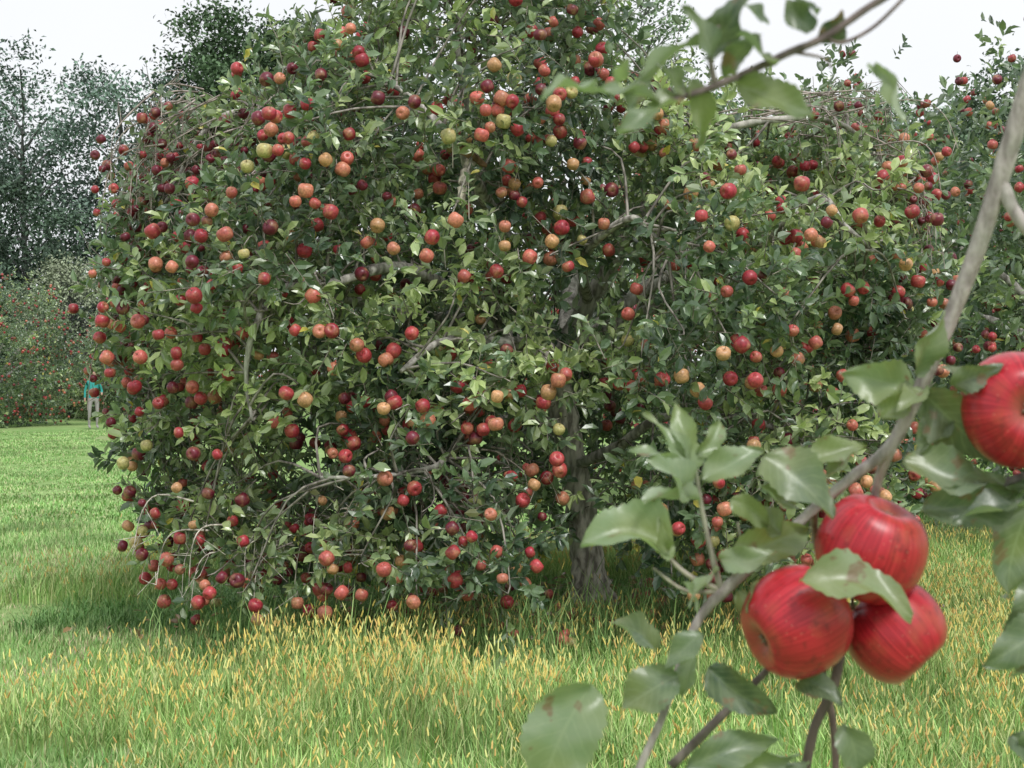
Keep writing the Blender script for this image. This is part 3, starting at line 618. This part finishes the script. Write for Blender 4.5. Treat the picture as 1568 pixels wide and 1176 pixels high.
# ------------------------------------------------------------ fruit picker far off by the crown's left edge
def plain(name,c,r=.8):
    m,nt,ns,ln=newmat(name); p=N(ns,'ShaderNodeBsdfPrincipled'); tc=N(ns,'ShaderNodeTexCoord'); z=noise_n(ns,ln,20,tc.outputs['Object'])
    ln.new(mix(ns,ln,z,tuple(i*.8 for i in c),tuple(min(i*1.15,1) for i in c)),p.inputs[0]); p.inputs['Roughness'].default_value=r
    o=N(ns,'ShaderNodeOutputMaterial'); ln.new(p.outputs[0],o.inputs[0]); return m
pe=empty('person',(-12.5,42,0)); pe.rotation_euler=(0,0,.5)
J=[((0,0,.95),.15),((0,0,1.15),.13),((0,0,1.36),.15),((0,0,1.47),.06),((0,-.01,1.57),.075),((0,-.01,1.66),.085),((0,0,1.72),.06),
 ((.17,0,1.40),.06),((.25,0,1.14),.045),((.20,-.20,1.02),.035),((.19,-.28,1.04),.03),((-.17,0,1.40),.06),((-.24,.02,1.14),.045),((-.26,-.06,.90),.035),((-.26,-.08,.80),.03),
 ((.10,0,.88),.10),((.11,-.02,.50),.065),((.11,.02,.09),.045),((.11,-.14,.04),.035),((-.10,0,.88),.10),((-.12,-.03,.50),.065),((-.12,.03,.09),.045),((-.12,-.13,.04),.035)]
E=[(0,1),(1,2),(2,3),(3,4),(4,5),(5,6),(2,7),(7,8),(8,9),(9,10),(2,11),(11,12),(12,13),(13,14),(0,15),(15,16),(16,17),(17,18),(0,19),(19,20),(20,21),(21,22)]
me=bpy.data.meshes.new('pb'); me.from_pydata([j[0] for j in J],E,[]); ob=bpy.data.objects.new('pb',me); S.collection.objects.link(ob)
ob.modifiers.new('s','SKIN')
for i,j in enumerate(J): me.skin_vertices[0].data[i].radius=(j[1],j[1]*.8); me.skin_vertices[0].data[i].use_root=(i==0)
sm=ob.modifiers.new('u','SUBSURF'); sm.levels=2
dg=bpy.context.evaluated_depsgraph_get(); dg.update(); m2=bpy.data.meshes.new_from_object(ob.evaluated_get(dg)); bpy.data.objects.remove(ob)
m2.materials.clear()
for mm in (plain('skin',(.45,.28,.21)),plain('teal_shirt',(.03,.30,.28)),plain('pale_trousers',(.34,.31,.31)),plain('brown_hair',(.08,.05,.03))): m2.materials.append(mm)
for f in m2.polygons:
    z=f.center.z; x=f.center.x; y=f.center.y; f.use_smooth=True
    f.material_index=0
    if z<.98 and abs(x)<.215: f.material_index=2
    if .93<z<1.46: f.material_index=1
    if y<-.14 and z<1.2 and z>.3: f.material_index=0
    if z>1.60 and (y>-.04 or z>1.70): f.material_index=3
ob=bpy.data.objects.new('body',m2); S.collection.objects.link(ob); ob.parent=pe

# ------------------------------------------------------------ light, sky, camera
SE,SA=math.radians(54),math.radians(158)
W=bpy.data.worlds.new('World'); S.world=W; W.use_nodes=True; nt=W.node_tree; ns=nt.nodes; ln=nt.links; ns.clear()
sk=N(ns,'ShaderNodeTexSky',sky_type='NISHITA'); sk.sun_disc=False; sk.sun_elevation=SE; sk.sun_rotation=SA; sk.dust_density=4; sk.air_density=1.2
tc=N(ns,'ShaderNodeTexCoord'); nz=noise_n(ns,ln,1.6,tc.outputs['Generated'],4)
cl=ramp(ns,ln,nz,[(.3,(.90,.92,.95)),(.7,(1,1,1))])
cw=mix(ns,ln,1.0,cl,(10.7,10.8,11.0),'MULTIPLY')
c=mix(ns,ln,.92,sk.outputs[0],cw)
bg=N(ns,'ShaderNodeBackground'); bg.inputs[1].default_value=.1; ln.new(c,bg.inputs[0]); o=N(ns,'ShaderNodeOutputWorld'); ln.new(bg.outputs[0],o.inputs[0])
sl=bpy.data.lights.new('sun','SUN'); sl.energy=2.4; sl.angle=math.radians(14); sl.color=(1,.99,.96)
so=bpy.data.objects.new('sun',sl); S.collection.objects.link(so)
v=Vector((math.sin(SA)*math.cos(SE),math.cos(SA)*math.cos(SE),math.sin(SE))); so.rotation_euler=v.to_track_quat('Z','Y').to_euler()
cd=bpy.data.cameras.new('camera'); cd.sensor_width=36; cd.lens=36*2154/1568; cd.clip_start=.05; cd.clip_end=3000
cd.dof.use_dof=True; cd.dof.focus_distance=7.5; cd.dof.aperture_fstop=16
co=bpy.data.objects.new('camera',cd); S.collection.objects.link(co); co.location=(0,0,1.6); co.rotation_euler=(math.radians(90-.35),0,0); S.camera=co
S.view_settings.view_transform='Standard'; S.view_settings.look='None'; S.view_settings.exposure=0
